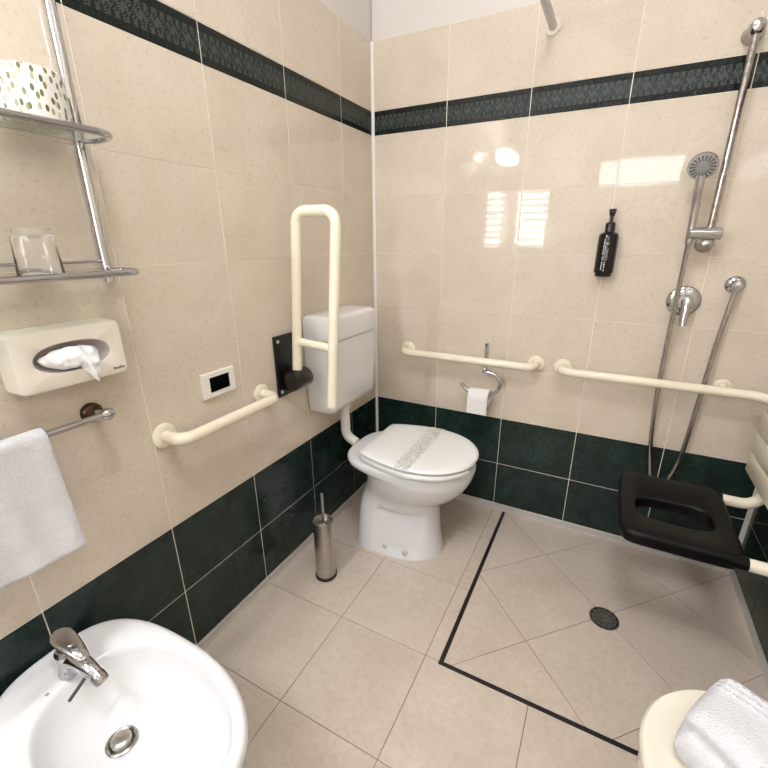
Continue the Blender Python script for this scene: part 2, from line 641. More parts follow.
def floor_tile(poly):
    # drop doubled corners
    q = []
    for p in poly:
        if not q or (Vector(p) - Vector(q[-1])).length > 1e-4: q.append(p)
    if len(q) > 2 and (Vector(q[0]) - Vector(q[-1])).length < 1e-4: q.pop()
    if len(q) < 3: return
    area = 0.5 * sum(q[i][0] * q[(i + 1) % len(q)][1] - q[(i + 1) % len(q)][0] * q[i][1] for i in range(len(q)))
    if abs(area) < 4e-4: return
    if area < 0: q = q[::-1]
    a = shrink(q, 0.0010); b = shrink(q, 0.0019)
    n = len(a)
    c = Vector((sum(p[0] for p in a) / n, sum(p[1] for p in a) / n))
    v = [(p[0] - c.x, p[1] - c.y, -0.006) for p in a] + [(p[0] - c.x, p[1] - c.y, -0.0007) for p in a] + [(p[0] - c.x, p[1] - c.y, 0) for p in b]
    f = [tuple(range(n))[::-1], tuple(range(2 * n, 3 * n))]
    for k in (0, n):
        for i in range(n):
            j = (i + 1) % n
            f.append((k + i, k + j, k + n + j, k + n + i))
    me = bpy.data.meshes.new('floor_tile')
    me.from_pydata(v, [], f)
    me.materials.append(M['floor_tile'])
    o = bpy.data.objects.new('floor_tile', me)
    COL.objects.link(o)
    o.parent = floor
    o.location = (c.x, c.y, 0)
SX, SY = 0.7335, -0.9205        # outer edge of the black strip
fx = [0.0, 0.018] + [0.018 + 0.334 * i for i in range(1, 6)]
fx = [0.0] + [0.018 + 0.334 * i for i in range(1, 5)] + [RW]
fy = [0.0, -0.2435] + [-0.2435 - 0.3345 * i for i in range(1, 9)]
fy = [e for e in fy if e > YF + 0.04] + [YF]
for i in range(len(fx) - 1):
    for k in range(len(fy) - 1):
        p = [(fx[i], fy[k + 1]), (fx[i + 1], fy[k + 1]), (fx[i + 1], fy[k]), (fx[i], fy[k])]
        if fy[k + 1] > -0.95:
            floor_tile(clip_rect(p, -1, SX, -9, 9))
        else:
            if 0.6 < fx[i] < 0.7 and abs(fy[k] + 0.9125) < 0.01:      # notched round the strip's corner
                floor_tile([p[0], p[1], (fx[i + 1], SY), (SX, SY), (SX, fy[k]), p[3]])
            else:
                floor_tile(clip_rect(p, -1, 9, -9, SY if fx[i] > 0.6 else 9))
# diagonal tiles of the shower area
DX, DY, D = 1.2115, -0.4695, 0.3345
for i in range(-4, 5):
    for k in range(-4, 5):
        c = 1 / math.sqrt(2)
        def R(a, b):
            return (DX + (a - b) * c * D, DY + (a + b) * c * D)
        p = [R(i, k), R(i + 1, k), R(i + 1, k + 1), R(i, k + 1)]
        p = clip_rect(p, 0.7475, RW, -0.9075, 0.0)
        if p: floor_tile(p)

# black strip that frames the shower area
g = G().box(SX, 0.7475, -0.9205, -0.012, -0.01, 0.0012, 0.0006, 1)
struct(g.build('trim_1', 'black_strip', None, False))
g = G().box(0.7475, RW - 0.012, -0.9205, -0.9075, -0.01, 0.0012, 0.0006, 1)
struct(g.build('trim_2', 'black_strip', None, False))

# white cove strips at the floor and in the corners
def cove(name, p0, p1, n, h=0.0335, d=0.011):
    p0, p1, n = Vector(p0), Vector(p1), Vector(n)
    prof = [(0, h), (0.0025, h), (0.0045, h * 0.82), (d * 0.62, h * 0.32), (d, 0.004), (d, 0.0), (0, 0)]
    g = G()
    g.loft([[p + n * a + Vector((0, 0, b)) for a, b in prof] for p in (p0, p1)])
    return struct(g.build(name, 'pvc_trim', None, False))
cove('baseboard_left', (0.0, YF, 0), (0.0, -0.001, 0), (1, 0, 0), d=0.007)
cove('baseboard_back', (0.008, 0, 0), (RW - 0.008, 0, 0), (0, -1, 0), d=0.006)
cove('baseboard_right', (RW, YF, 0), (RW, -0.001, 0), (-1, 0, 0), d=0.006)
def corner(name, x, y, sx, sy, d=0.010):
    g = G()
    prof = [(0, 0), (d, 0), (d, 0.002), (d * 0.55, d * 0.55), (0.002, d), (0, d)]
    g.loft([[(x + sx * a, y + sy * b, zz) for a, b in prof] for zz in (0.03, TOP)])
    return struct(g.build(name, 'pvc_white', None, False))
corner('trim_3', 0, 0, 1, -1)
corner('trim_4', RW, 0, -1, -1, 0.013)

# --- windows in the wall behind the camera; the tiles mirror them
def window(name, x0, x1, z0, z1, slats, pane):
    root = thing(name, ((x0 + x1) / 2, YF, z0), '', '')
    del root['category']; del root['label']
    root['kind'] = 'structure'
    fr = 0.035
    x0, x1, z0, z1 = x0 + .003, x1 - .003, z0 + .003, z1 - .003
    g = G().box(x0, x1, YF - .12, YF - .03, z0, z0 + fr, .004).box(x0, x1, YF - .12, YF - .03, z1 - fr, z1, .004)
    g.box(x0, x0 + fr, YF - .12, YF - .03, z0 + fr, z1 - fr, .004).box(x1 - fr, x1, YF - .12, YF - .03, z0 + fr, z1 - fr, .004)
    g.build('window_frame', 'paint', root, False)
    G().box(x0 + fr, x1 - fr, YF - .11, YF - .105, z0 + fr, z1 - fr).build('pane', pane, root, False)
    for k in range(slats):
        z = lerp(z0 + fr + .02, z1 - fr - .02, k / max(1, slats - 1))
        g = G().loft([[(x, YF - .085, z - .012), (x, YF - .045, z + .004), (x, YF - .045, z + .008), (x, YF - .085, z - .008)] for x in (x0 + fr, x1 - fr)])
        g.build('slat', 'paint', root, False)
window('window_1', *WINS[0], 9, 'lit_pane')
window('window_2', *WINS[1], 0, 'lit_pane_high')

# --- mirror and lamp on the left wall, behind the camera; the lamp lights the room
mi = thing('wall_mirror', (0.001, -2.25, 1.16), 'frameless mirror on the left wall under the lamp, behind the camera', 'mirror')
G().box(0.001, 0.007, -2.52, -1.98, 1.16, 1.84, 0.0015, 1).build('glass', 'mirror', mi, False)
for yy in (-2.40, -2.10):
    G().box(0.0005, 0.011, yy - .012, yy + .012, 1.152, 1.165, 0.001, 1).build('clip', 'chrome', mi, False)
cl = thing('ceiling_fill_lamp', (0.92, -1.70, ZC), 'flat square white fill lamp added on the unseen ceiling', 'lamp')  # invented lamp that evens out the light, placed clear of the tile reflections
ring_ = lambda h, z: [(0.92 - h, -1.70 - h, z), (0.92 + h, -1.70 - h, z), (0.92 + h, -1.70 + h, z), (0.92 - h, -1.70 + h, z)]
G().loft([ring_(0.30, ZC), ring_(0.30, ZC - 0.03), ring_(0.285, ZC - 0.032), ring_(0.285, ZC - 0.02)], True, False).build('fill_frame', 'paint', cl, False)
G().loft([ring_(0.285, ZC - 0.018), ring_(0.285, ZC - 0.026)]).build('diffuser', 'fill_diffuser', cl, False)
ml = thing('mirror_lamp', (0.001, -2.24, 1.93), 'white box lamp on the left wall above the mirror, behind the camera', 'lamp')
G().box(0.001, 0.045, -2.42, -2.06, 1.93, 2.03, 0.004, 1).build('back_box', 'paint', ml, False)
G().box(0.0455, 0.150, -2.41, -2.07, 1.945, 2.015, 0.012).build('diffuser', 'lamp_diffuser', ml, True, 30)

# ------------------------------------------------------------------ toilet
YC = -0.415
def egg(xb, xf, w, n=64, yc=YC, back=2.6, frac=0.42):
    """outline: blunt at the back (xb), round at the front (xf)"""
    xc = lerp(xb, xf, frac)
    out = []
    for k in range(n):
        a = 2 * PI * k / n
        c, s = math.cos(a), math.sin(a)
        if c >= 0:
            x = xc + (xf - xc) * (abs(c) ** (2 / 2.1))
            y = w * math.copysign(abs(s) ** (2 / 2.1), s)
        else:
            e = 2 / back
            x = xc - (xc - xb) * (abs(c) ** e)
            y = w * math.copysign(abs(s) ** e, s)
        out.append((x, yc + y))
    return out

def half(pts, n=96, yc=YC, dx0=0.0, dx1=0.0, dw=0.0):
    """closed outline from (x, half width) control points, back to front, inset by the d values"""
    sp = spline([(x, w, 0) for x, w in pts], 12)
    L = [0.0]
    for i in range(1, len(sp)): L.append(L[-1] + (sp[i] - sp[i - 1]).length)
    xm = (pts[0][0] + pts[-1][0]) / 2; hl = (pts[-1][0] - pts[0][0]) / 2; wm = max(w for x, w in pts)
    out = []
    for k in range(n // 2 + 1):
        d = L[-1] * k / (n // 2)
        i = max(j for j in range(len(L)) if L[j] <= d + 1e-9)
        i = min(i, len(sp) - 2)
        t = (d - L[i]) / max(1e-9, L[i + 1] - L[i])
        p = sp[i].lerp(sp[i + 1], min(t, 1))
        f = (p.x - xm) / hl
        x = p.x - (dx1 * f if f > 0 else dx0 * f)
        out.append((x, max(0.0, p.y) * (wm - dw) / wm))
    up_ = [(x, yc + w) for x, w in out]
    dn_ = [(x, yc - w) for x, w in out[1:-1]][::-1]
    return up_ + dn_
LIDP = [(0.226, 0.0), (0.226, 0.07), (0.227, 0.135), (0.238, 0.157), (0.30, 0.180), (0.38, 0.199), (0.46, 0.204), (0.54, 0.190), (0.605, 0.157), (0.653, 0.108), (0.678, 0.055), (0.686, 0.0)]

def interp(keys, z):
    """smooth curve through (z, values...) keys"""
    for i in range(len(keys) - 1):
        a, b = keys[i], keys[i + 1]
        if a[0] <= z <= b[0] + 1e-9:
            h = b[0] - a[0]; t = (z - a[0]) / h
            p = keys[i - 1] if i > 0 else a
            q = keys[i + 2] if i + 2 < len(keys) else b
            out = []
            for j in range(1, len(a)):
                m0 = (b[j] - p[j]) / (b[0] - p[0]) * h; m1 = (q[j] - a[j]) / (q[0] - a[0]) * h
                out.append((2*t**3 - 3*t*t + 1) * a[j] + (t**3 - 2*t*t + t) * m0 + (3*t*t - 2*t**3) * b[j] + (t**3 - t*t) * m1)
            return out
    return list(keys[-1][1:])

toilet = thing('toilet', (0.36, YC, 0), 'white floor-standing ceramic toilet with closed lid in the corner', 'toilet')
def toilet_body():
    N = 96
    #        z     xb     xf     w     back exponent
    keys = [(0.0, 0.165, 0.560, 0.142, 4.0), (0.03, 0.168, 0.554, 0.138, 4.0), (0.10, 0.173, 0.543, 0.128, 4.0), (0.18, 0.178, 0.536, 0.117, 4.0),
            (0.235, 0.184, 0.540, 0.111, 3.2), (0.270, 0.192, 0.566, 0.118, 2.6), (0.305, 0.200, 0.606, 0.140, 2.3), (0.345, 0.204, 0.640, 0.162, 2.2), (0.385, 0.200, 0.662, 0.177, 2.2),
            (0.412, 0.190, 0.672, 0.185, 2.3), (0.424, 0.150, 0.675, 0.188, 2.8), (0.434, 0.132, 0.678, 0.189, 3.0), (0.452, 0.130, 0.679, 0.189, 3.0)]
    rings = []
    zs = [0.0, 0.006, 0.02] + [0.04 + 0.0103 * i for i in range(40)]
    zs = [z for z in zs if z < 0.448] + [0.452]
    for z in zs:
        xb, xf, w, be = interp(keys, z)
        pts = egg(xb, xf, w, N, back=be, frac=0.45)
        ring = []
        for x, y in pts:
            # recessed panels low on both flanks, where the floor screws sit
            s = abs(y - YC) / w
            if z < 0.235 and s > 0.55:
                fx = max(0.0, min(1.0, (x - 0.285) / 0.02)) * max(0.0, min(1.0, (0.505 - x) / 0.03))
                fz = max(0.0, min(1.0, (0.225 - z) / 0.02)) * max(0.0, min(1.0, (z - 0.012) / 0.012))
                d = 0.015 * fx * fz
                y -= math.copysign(d, y - YC)
            # waist behind the panel
            if x < 0.285 and z < 0.30:
                y += math.copysign(0.008, y - YC) * (1 - z / 0.30)
            ring.append((x, y, z))
        rings.append(ring)
    # rim lip, then down into the bowl
    for dz, k in ((0.458, 0.003), (0.461, 0.008), (0.462, 0.02)):
        rings.append([(x, y, dz) for x, y in egg(0.130 + k, 0.679 - k, 0.189 - k, N, back=3.0, frac=0.45)])
    for z, xb, xf, w in ((0.462, 0.26, 0.635, 0.15), (0.452, 0.265, 0.630, 0.145), (0.38, 0.29, 0.60, 0.12), (0.28, 0.36, 0.50, 0.07), (0.26, 0.40, 0.46, 0.03)):
        rings.append([(x, y, z) for x, y in egg(xb, xf, w, N, back=2.4, frac=0.45)])
    g = G().loft(rings)
    return g.build('bowl', 'ceramic', toilet, True, 50)
toilet_body()
# seat ring with a gap at the front
def seat_ring():
    N = 96
    outer = half(LIDP, N, dx0=0.002, dx1=0.004, dw=0.003)
    inner = half(LIDP, N, dx0=0.075, dx1=0.075, dw=0.085)
    prof = []
    for k in range(N):
        ox, oy = outer[k]; ix, iy = inner[k]
        prof.append([(lerp(ox, ix, 0.02), lerp(oy, iy, 0.08), 0.4665), (ox, oy, 0.470), (ox, oy, 0.480), (lerp(ox, ix, .08), lerp(oy, iy, .08), 0.4855),
                     (lerp(ox, ix, .9), lerp(oy, iy, .9), 0.484), (ix, iy, 0.477), (ix, iy, 0.466)])
    # open front: leave out the slice around angle 0
    keep = [k % N for k in range(N // 2 + 4, N + N // 2 - 3)]
    rings = [prof[k] for k in keep]
    return G().loft(rings).build('seat', 'seat_plastic', toilet, True, 50)
seat_ring()
LIDZ = ((0.030, 0.4895), (0.004, 0.4905), (0.0, 0.4945), (0.0015, 0.499), (0.006, 0.5035), (0.014, 0.506), (0.04, 0.5075), (0.10, 0.508))
def lid():
    N = 96
    rings = []
    for k, z in LIDZ:
        rings.append([(x, y, z + 0.0045) for x, y in half(LIDP, N, dx0=k, dx1=k, dw=k + 0.002)])
    return G().loft(rings).build('lid', 'seat_plastic', toilet, True, 50)
lid()
for s in (-1, 1):
    g = G().tube([(0.222, YC + s * 0.075 - 0.022, 0.478), (0.222, YC + s * 0.075 + 0.022, 0.478)], 0.012, 16)
    g.lathe([(0.016, 0.4615), (0.016, 0.468), (0.011, 0.474)], (0.222, YC + s * 0.075, 0), n=16)
    g.build('lid_hinge', 'seat_plastic', toilet)
for s in (-1, 1):
    for x in (0.335, 0.433):
        yb = YC + s * 0.127
        g = G().lathe([(0.011, -0.004), (0.011, 0.003), (0.007, 0.007), (0.0, 0.0075)], (x, yb, 0.033), (0, s, 0), 16)
        g.build('floor_screw', 'screw_metal', toilet)
toilet.scale = (1, 1, 0.972)

# paper band laid over the lid
def paper_band():
    g = G()
    xa, xb = 0.416, 0.478
    def zt(d):
        L = LIDZ[2:]
        for (k0, z0), (k1, z1) in zip(L, L[1:]):
            if k0 <= d <= k1: return lerp(z0, z1, (d - k0) / (k1 - k0))
        return L[-1][1]
    W_ = 0.2020
    path = []
    for d in (0.0015, 0.006, 0.014, 0.03, 0.04, 0.07, 0.10, 0.15, 0.2020):
        path.append((-W_ + d, zt(d) + 0.0054))
    path += [(-y, z) for y, z in path[:-1]][::-1]
    g.loft([[(xa, YC + y, z + .0006), (xb, YC + y, z + .0006), (xb, YC + y, z), (xa, YC + y, z)] for y, z in path])
    o = g.build('paper_band', 'hygiene_band_print', None, True)
    centre(o)
    o.location.z *= 0.972; o.scale = (1, 1, 0.972)
    return tag(o, 'grey printed paper hygiene band laid across the toilet lid', 'paper band')
paper_band()

# cistern on the left wall with its flush pipe
tank = thing('cistern', (0.001, -0.42, 0.655), 'white plastic cistern on the wall above the toilet with flush pipe', 'cistern')
def rrect(x0, x1, y0, y1, r, n=6):
    out = []
    for cx, cy, a0 in ((x1 - r, y1 - r, 0), (x0 + r, y1 - r, PI / 2), (x0 + r, y0 + r, PI), (x1 - r, y0 + r, 3 * PI / 2)):
        for k in range(n + 1):
            a = a0 + PI / 2 * k / n
            out.append((cx + r * math.cos(a), cy + r * math.sin(a)))
    return out
TY0, TY1 = -0.598, -0.260
rings = []
for z, kx, ky in ((0.634, 0.050, 0.022), (0.636, 0.040, 0.016), (0.645, 0.022, 0.010), (0.67, 0.012, 0.007), (0.75, 0.008, 0.004), (0.94, 0.002, 0.0)):
    rings.append([(x, y, z) for x, y in rrect(0.001, 0.150 - kx, TY0 + ky, TY1 - ky, 0.016)])
G().loft(rings).build('tank_body', 'tank_plastic', tank, True, 50)
rings = []
for z, k in ((0.941, 0.002), (0.943, -0.001), (0.95, -0.002), (1.020, -0.001), (1.030, 0.003), (1.036, 0.012), (1.038, 0.03)):
    rings.append([(x, y, z) for x, y in rrect(0.001 + max(k, 0), 0.150 - k, TY0 + k, TY1 - k, 0.017)])
G().loft(rings).build('tank_lid', 'tank_plastic', tank, True, 50)
PY = -0.42
pp = fillet([(0.072, PY, 0.672), (0.072, PY, 0.465), (0.128, PY, 0.440)], 0.05, 10)
G().tube(pp, 0.0215, 20).build('flush_pipe', 'pipe_plastic', tank)
G().lathe([(0.030, 0.0), (0.030, 0.022), (0.026, 0.028)], (0.072, PY, 0.610), n=24).build('pipe_nut', 'pipe_plastic', tank)

# ------------------------------------------------------------------ grab rails
def flange(g, c, n, r=0.036):
    g.lathe([(r, 0.0), (r, 0.005), (r - 0.004, 0.0095), (0.020, 0.0115), (0.0, 0.0115)], c, n, 32)
BR = 0.0175
def grab(name, path, rad, flanges, label, group='cream grab rails on the walls', posts=(), fr=0.036):
    t = thing(name, path[0], label, 'grab rail', group)
    G().tube(fillet(path, rad, 10), BR, 20).build('tube', 'cream', t)
    for p in posts:
        G().tube(p, 0.012, 16).build('support_post', 'cream', t)
    for c, n in flanges:
        g = G(); flange(g, c, n, 0.030 if abs(c[0] - 1.48) < .01 else 0.036)
        g.build('flange', 'cream', t)
    return t
ZB = 0.796
grab('grab_rail', [(0.002, -1.222, ZB), (0.078, -1.222, ZB), (0.078, -0.842, ZB), (0.002, -0.842, ZB)], 0.045,
     [((0.001, -1.222, ZB), (1, 0, 0)), ((0.001, -0.842, ZB), (1, 0, 0))],
     'short cream grab rail on the left wall below the switch')
grab('grab_rail', [(0.193, -0.002, ZB), (0.193, -0.078, ZB), (0.812, -0.078, ZB), (0.812, -0.002, ZB)], 0.045,
     [((0.193, -0.001, ZB), (0, -1, 0)), ((0.812, -0.001, ZB), (0, -1, 0))],
     'cream grab rail on the back wall above the toilet paper')
XR = 1.600
grab('grab_rail', [(0.923, -0.002, ZB), (0.923, -0.078, ZB), (XR, -0.078, ZB), (XR, -0.95, ZB), (RW - 0.002, -0.95, ZB)], [0.045, 0.06, 0.045],
     [((0.923, -0.001, ZB), (0, -1, 0)), ((1.480, -0.001, ZB - 0.004), (0, -1, 0)), ((RW - 0.001, -0.95, ZB), (-1, 0, 0))],
     'long cream grab rail in the shower that turns the corner onto the right wall',
     posts=[[(1.480, -0.003, ZB), (1.480, -0.070, ZB)]])

# swing-up support rail beside the toilet
sr = thing('swing_up_rail', (0.0, -0.70, 0.745), 'cream swing-up support rail folded upright on a black wall plate', 'support rail')
YR = -0.705
G().box(0.001, 0.011, -0.762, -0.640, 0.752, 0.985, 0.002, 1).build('wall_plate', 'black_plastic', sr, False)
for yy, zz in ((-0.745, 0.965), (-0.657, 0.965), (-0.745, 0.772), (-0.657, 0.772)):
    G().lathe([(0.007, 0), (0.006, 0.003), (0.0, 0.004)], (0.011, yy, zz), (1, 0, 0), 12).build('screw', 'screw_metal', sr)
g = G().box(0.011, 0.060, YR - 0.030, YR + 0.030, 0.775, 0.855, 0.006)
g.build('bracket', 'black_plastic', sr, False)
g = G().lathe([(0.020, -0.046), (0.034, -0.043), (0.037, -0.038), (0.037, 0.038), (0.034, 0.043), (0.020, 0.046)], (0.062, YR, 0.822), (0, 1, 0), 32)
g.build('hinge', 'black_plastic', sr)
xi, xo = 0.068, 0.232
up = fillet([(0.056, YR, 0.835), (0.104, YR, 1.402), (0.261, YR, 1.400), (0.207, YR, 0.735)], 0.040, 10)
G().tube(up, 0.0178, 20).build('rail_tube', 'cream', sr)
G().tube([(0.070, YR, 0.965), (0.222, YR, 0.955)], 0.0150, 16).build('cross_tube', 'cream', sr)

# ------------------------------------------------------------------ wall switch
sw = thing('wall_switch', (0.001, -1.019, 0.853), 'white framed wall switch with a black rocker above the short grab rail', 'switch')
def ring_plate(x0, x1, Y0, Y1, Z0, Z1, y0, y1, z0, z1):
    g = G()
    def loop(x, d):
        return [(x, Y0 + d, Z0 + d), (x, Y1 - d, Z0 + d), (x, Y1 - d, Z1 - d), (x, Y0 + d, Z1 - d)]
    inn = lambda x: [(x, y0, z0), (x, y1, z0), (x, y1, z1), (x, y0, z1)]
    g.loft([loop(x0, 0), loop(x1 - .002, 0), loop(x1, 0.002), inn(x1), inn(x0)], False, False)
    return g
ring_plate(0.001, 0.012, -1.082, -0.957, 0.853, 0.932, -1.056, -0.979, 0.869, 0.917).build('frame', 'switch_white', sw, False)
G().box(0.001, 0.010, -1.0555, -0.9795, 0.8695, 0.9165, 0.001, 1).build('rocker', 'black_gloss', sw, False)

# ------------------------------------------------------------------ tissue dispenser
td = thing('tissue_dispenser', (0.0, -1.418, 1.018), 'cream wall-mounted tissue dispenser with a white tissue pulled out', 'dispenser')
def tissue_box():
    N = 48
    yc, zc = -1.418, 1.081
    hx = 0.062
    cy, cz, ay, az = -1.418, 1.082, 0.074, 0.031
    def rect(x, hw, hh, r, n=N):
        out = []
        for k in range(n):
            a = 2 * PI * k / n
            c, s = math.cos(a), math.sin(a)
            e = 2 / 14.0
            out.append((x, yc + hw * math.copysign(abs(c) ** e, c), zc + hh * math.copysign(abs(s) ** e, s)))
        return out
    def oval(x, kk):
        out = []
        for k in range(N):
            a = 2 * PI * k / N
            c, s = math.cos(a), math.sin(a)
            e = 2 / 2.3
            out.append((x, cy + ay * kk * math.copysign(abs(c) ** e, c), cz + az * kk * math.copysign(abs(s) ** e, s)))
        return out
    g = G().loft([rect(0.001, 0.107, 0.063, 0), rect(0.054, 0.106, 0.062, 0), rect(0.060, 0.1045, 0.0605, 0), rect(hx, 0.101, 0.057, 0), oval(hx, 1.04), oval(hx - 0.001, 1.0)], True, False)
    g.build('body', 'cream_box', td, True, 30)
    G().loft([oval(hx - 0.0012, 1.0), oval(hx - 0.006, 0.97), oval(hx - 0.016, 0.86), oval(hx - 0.02, 0.4)], False, True).build('opening', 'grey_liner', td, True)
    # tissue: crumpled sheet coming out of the slot
    nu, nv = 34, 22
    v = []; f = []
    for i in range(nu):
        for k in range(nv):
            u = i / (nu - 1); w = k / (nv - 1)
            y = cy - 0.062 + 0.116 * u
            tongue = max(0.0, min(1.0, (u - 0.60) / 0.18)) * max(0.0, min(1.0, (1.0 - u) / 0.12))
            lo = cz - 0.026 * math.sin(PI * min(u / 0.9, 1)) ** 0.6 - 0.050 * tongue
            hi = cz + 0.020 * math.sin(PI * u) ** 0.5
            z = lerp(lo, hi, w)
            xx = hx - 0.012 + 0.026 * math.sin(PI * u) ** 0.7 * math.sin(PI * (0.15 + 0.75 * w)) + 0.012 * tongue * (1 - w)
            xx += 0.007 * noise.noise((y * 42, z * 70, 1.3)) + 0.004 * math.sin(u * 26 + w * 5)
            if tongue > 0.3 and z < cz - 0.02:
                xx = max(xx, hx + 0.004)
            v.append((xx, y, z))
    for i in range(nu - 1):
        for k in range(nv - 1):
            a = i * nv + k
            f.append((a, a + nv, a + nv + 1, a + 1))
    o = obj('tissue', v, f, 'tissue', td, True, 80)
    md = o.modifiers.new('thick', 'SOLIDIFY'); md.thickness = 0.0006
    # small grey maker's mark, lower right of the front
    g = G()
    yy = -1.345
    for w, h in ((.003, .006), (.0022, .004), (.003, .004), (.0022, .0045), (.003, .006), (.0024, .004), (.003, .004)):
        g.box(hx, hx + .0004, yy, yy + w, 1.0315, 1.0315 + h)
        yy += w + .0009
    g.build('printed_mark', 'print_dark', td, False)
tissue_box()

# ------------------------------------------------------------------ towel rail and hand towel
tr = thing('towel_rail', (0.0, -1.386, 0.93), 'chrome towel rail with brown tarnished rosette on the left wall', 'towel rail')
for k, yy in enumerate((-1.386, -1.90)):
    G().lathe([(0.024, 0), (0.024, 0.008), (0.021, 0.013), (0.013, 0.016), (0.0, 0.016)], (0.001, yy, 0.928), (1, 0, 0), 28).build('rosette', 'rusty_chrome', tr)
    g = G().lathe([(0.0085, 0.015), (0.0085, 0.056)], (0.001, yy, 0.931), (1, 0, 0.05), 16)
    g.lathe([(0.0, -0.016), (0.009, -0.0135), (0.0135, -0.006), (0.0145, 0), (0.0135, 0.006), (0.009, 0.0135), (0.0, 0.016)], (0.070, yy, 0.937), (0, 1, 0), 24)
    g.build('post', 'chrome', tr)
G().tube([(0.070, -1.386, 0.937), (0.070, -1.90, 0.937)], 0.0075, 16).build('bar', 'chrome', tr)

def hand_towel():
    xb, zb = 0.070, 0.937
    y1, y0 = -1.511, -1.80
    prof = []                                   # (x, z) centre line front bottom -> over the bar -> back bottom
    for i in range(19):
        prof.append((xb + 0.0145 + 0.014 * (1 - i / 18) ** 1.5, lerp(0.680, zb - 0.002, i / 18)))
    for k in range(1, 8):
        a = PI * k / 8
        prof.append((xb + 0.0145 * math.cos(a), zb + 0.0145 * math.sin(a)))
    for i in range(15):
        prof.append((xb - 0.0145 - 0.008 * (i / 14), lerp(zb - 0.002, 0.735, i / 14)))
    ny = 36
    v = []; f = []
    n = len(prof)
    for j in range(ny + 1):
        s = j / ny
        for i, (x, z) in enumerate(prof):
            y = lerp(y1, y0, s)
            low = max(0.0, (zb - z) / 0.27)
            front = x > xb
            y += (0.002 * low if s < 0.5 else -0.008 * low) * (1 - 2 * min(s, 1 - s)) * (1 if front else .5)
            w = 0.010 * low * math.sin(s * 9.0 + 0.6) + 0.005 * low * math.sin(s * 21 + 1)
            zz = z - (0.016 * s * low if front else 0)
            v.append((x + w + 0.003 * noise.noise((y * 20, z * 20, 4.0)), y, zz))
    for j in range(ny):
        for i in range(n - 1):
            a = j * n + i
            f.append((a, a + 1, a + n + 1, a + n))
    o = obj('hand_towel', v, f, 'terry', None, True, 80)
    centre(o)
    md = o.modifiers.new('thick', 'SOLIDIFY'); md.thickness = 0.0085; md.offset = 0
    sd = o.modifiers.new('round', 'SUBSURF'); sd.levels = 1; sd.render_levels = 1
    return tag(o, 'white terry hand towel hanging over the chrome towel rail', 'towel')
hand_towel()

# ------------------------------------------------------------------ chrome shelf unit with glass shelves
sh = thing('wall_shelf', (0.0, -1.278, 1.21), 'chrome two-tier wall shelf with glass shelves', 'shelf')
PX = 0.014
Y_R, Y_L = -1.284, -1.86
for yy in (Y_R, Y_L):
    G().tube([(PX, yy, 1.222), (PX, yy, 1.95)], 0.0102, 16).build('pole', 'chrome', sh)
def shelf(z, depth, ext):
    z2 = z
    a, b = Y_R + ext, Y_L - ext
    loop = fillet([(PX, Y_R, z2), (PX + 0.022, a, z2), (depth, a - 0.005, z2), (depth, b + 0.005, z2), (PX + 0.022, b, z2), (PX, Y_L, z2)], [0.018, 0.05, 0.05, 0.018], 10)
    loop = [(PX, Y_R, z2)] + loop + [(PX, Y_L, z2)]
    G().tube(loop, 0.0072, 14).build('front_rail', 'chrome', sh)
    G().tube([(PX, Y_R, z2 + 0.022), (PX, Y_L, z2 + 0.022)], 0.0035, 10).build('back_rail', 'chrome', sh)
    rings = [[(x, y, zz) for x, y in rrect(PX + 0.008, depth - 0.007, Y_L + 0.004, Y_R - 0.004, 0.02)] for zz in (z - 0.005, z + 0.0)]
    G().loft(rings).build('glass_shelf', 'shelf_glass', sh, False)
shelf(1.512, 0.119, 0.020)
shelf(1.246, 0.112, 0.024)

# wrapped spare roll on the upper shelf
g = G().lathe([(0.018, 0.001), (0.052, 0.0), (0.056, 0.003), (0.057, 0.01), (0.057, 0.074), (0.056, 0.081), (0.052, 0.084), (0.018, 0.083)], (0, 0, 0), n=48)
o = g.build('spare_roll', 'leaf_paper', None, True)
o.location = (0.0665, -1.384, 1.5125)
tag(o, 'white wrapped roll with olive leaf print on the upper glass shelf', 'roll')

# tumbler, upside down on the lower shelf
def tumbler():
    prof = [(0.0330, 0.0), (0.0335, 0.001), (0.0285, 0.083), (0.0270, 0.087), (0.0, 0.088), ]
    inner = [(0.0, 0.074), (0.0245, 0.073), (0.0262, 0.068), (0.0312, 0.0)]
    n = 40
    g = G()
    rings = []
    for r, h in prof + inner:
        ring = []
        for k in range(n):
            a = 2 * PI * k / n
            rr = max(r, 1e-4) * (1 + (0.012 * math.cos(10 * a) if 0.01 < h < 0.08 and (r, h) in prof else 0))
            ring.append((rr * math.cos(a), rr * math.sin(a), h))
        rings.append(ring)
    g.loft(rings + [rings[0]], False, False)
    o = g.build('glass_tumbler', 'clear_glass', None, True, 50)
    o.location = (0.060, -1.436, 1.2468)
    o.scale = (1.14, 1.14, 1.0)
    return tag(o, 'clear glass tumbler turned upside down on the lower shelf', 'glass')
tumbler()

# ------------------------------------------------------------------ toilet brush
tb = thing('toilet_brush', (0.178, -0.765, 0), 'brushed steel toilet brush in its holder on the floor beside the toilet', 'toilet brush')
bx, by = 0.180, -0.768
G().lathe([(0.041, 0.0), (0.044, 0.002), (0.044, 0.012), (0.041, 0.014)], (bx, by, 0), n=40).build('base_ring', 'black_plastic', tb)
G().lathe([(0.040, 0.010), (0.040, 0.268), (0.0388, 0.270), (0.0378, 0.268), (0.0378, 0.02), (0.0, 0.02)], (bx, by, 0), n=40).build('canister', 'brushed_steel', tb, True)
G().lathe([(0.0, 0.244), (0.0375, 0.246), (0.036, 0.252), (0.015, 0.258), (0.0, 0.258)], (bx, by, 0), n=40, cap=False).build('brush_lid', 'brushed_steel', tb)
G().lathe([(0.0055, 0.255), (0.0055, 0.385), (0.005, 0.392), (0.0, 0.394)], (bx + 0.002, by, 0), n=16).build('handle', 'brushed_steel', tb)

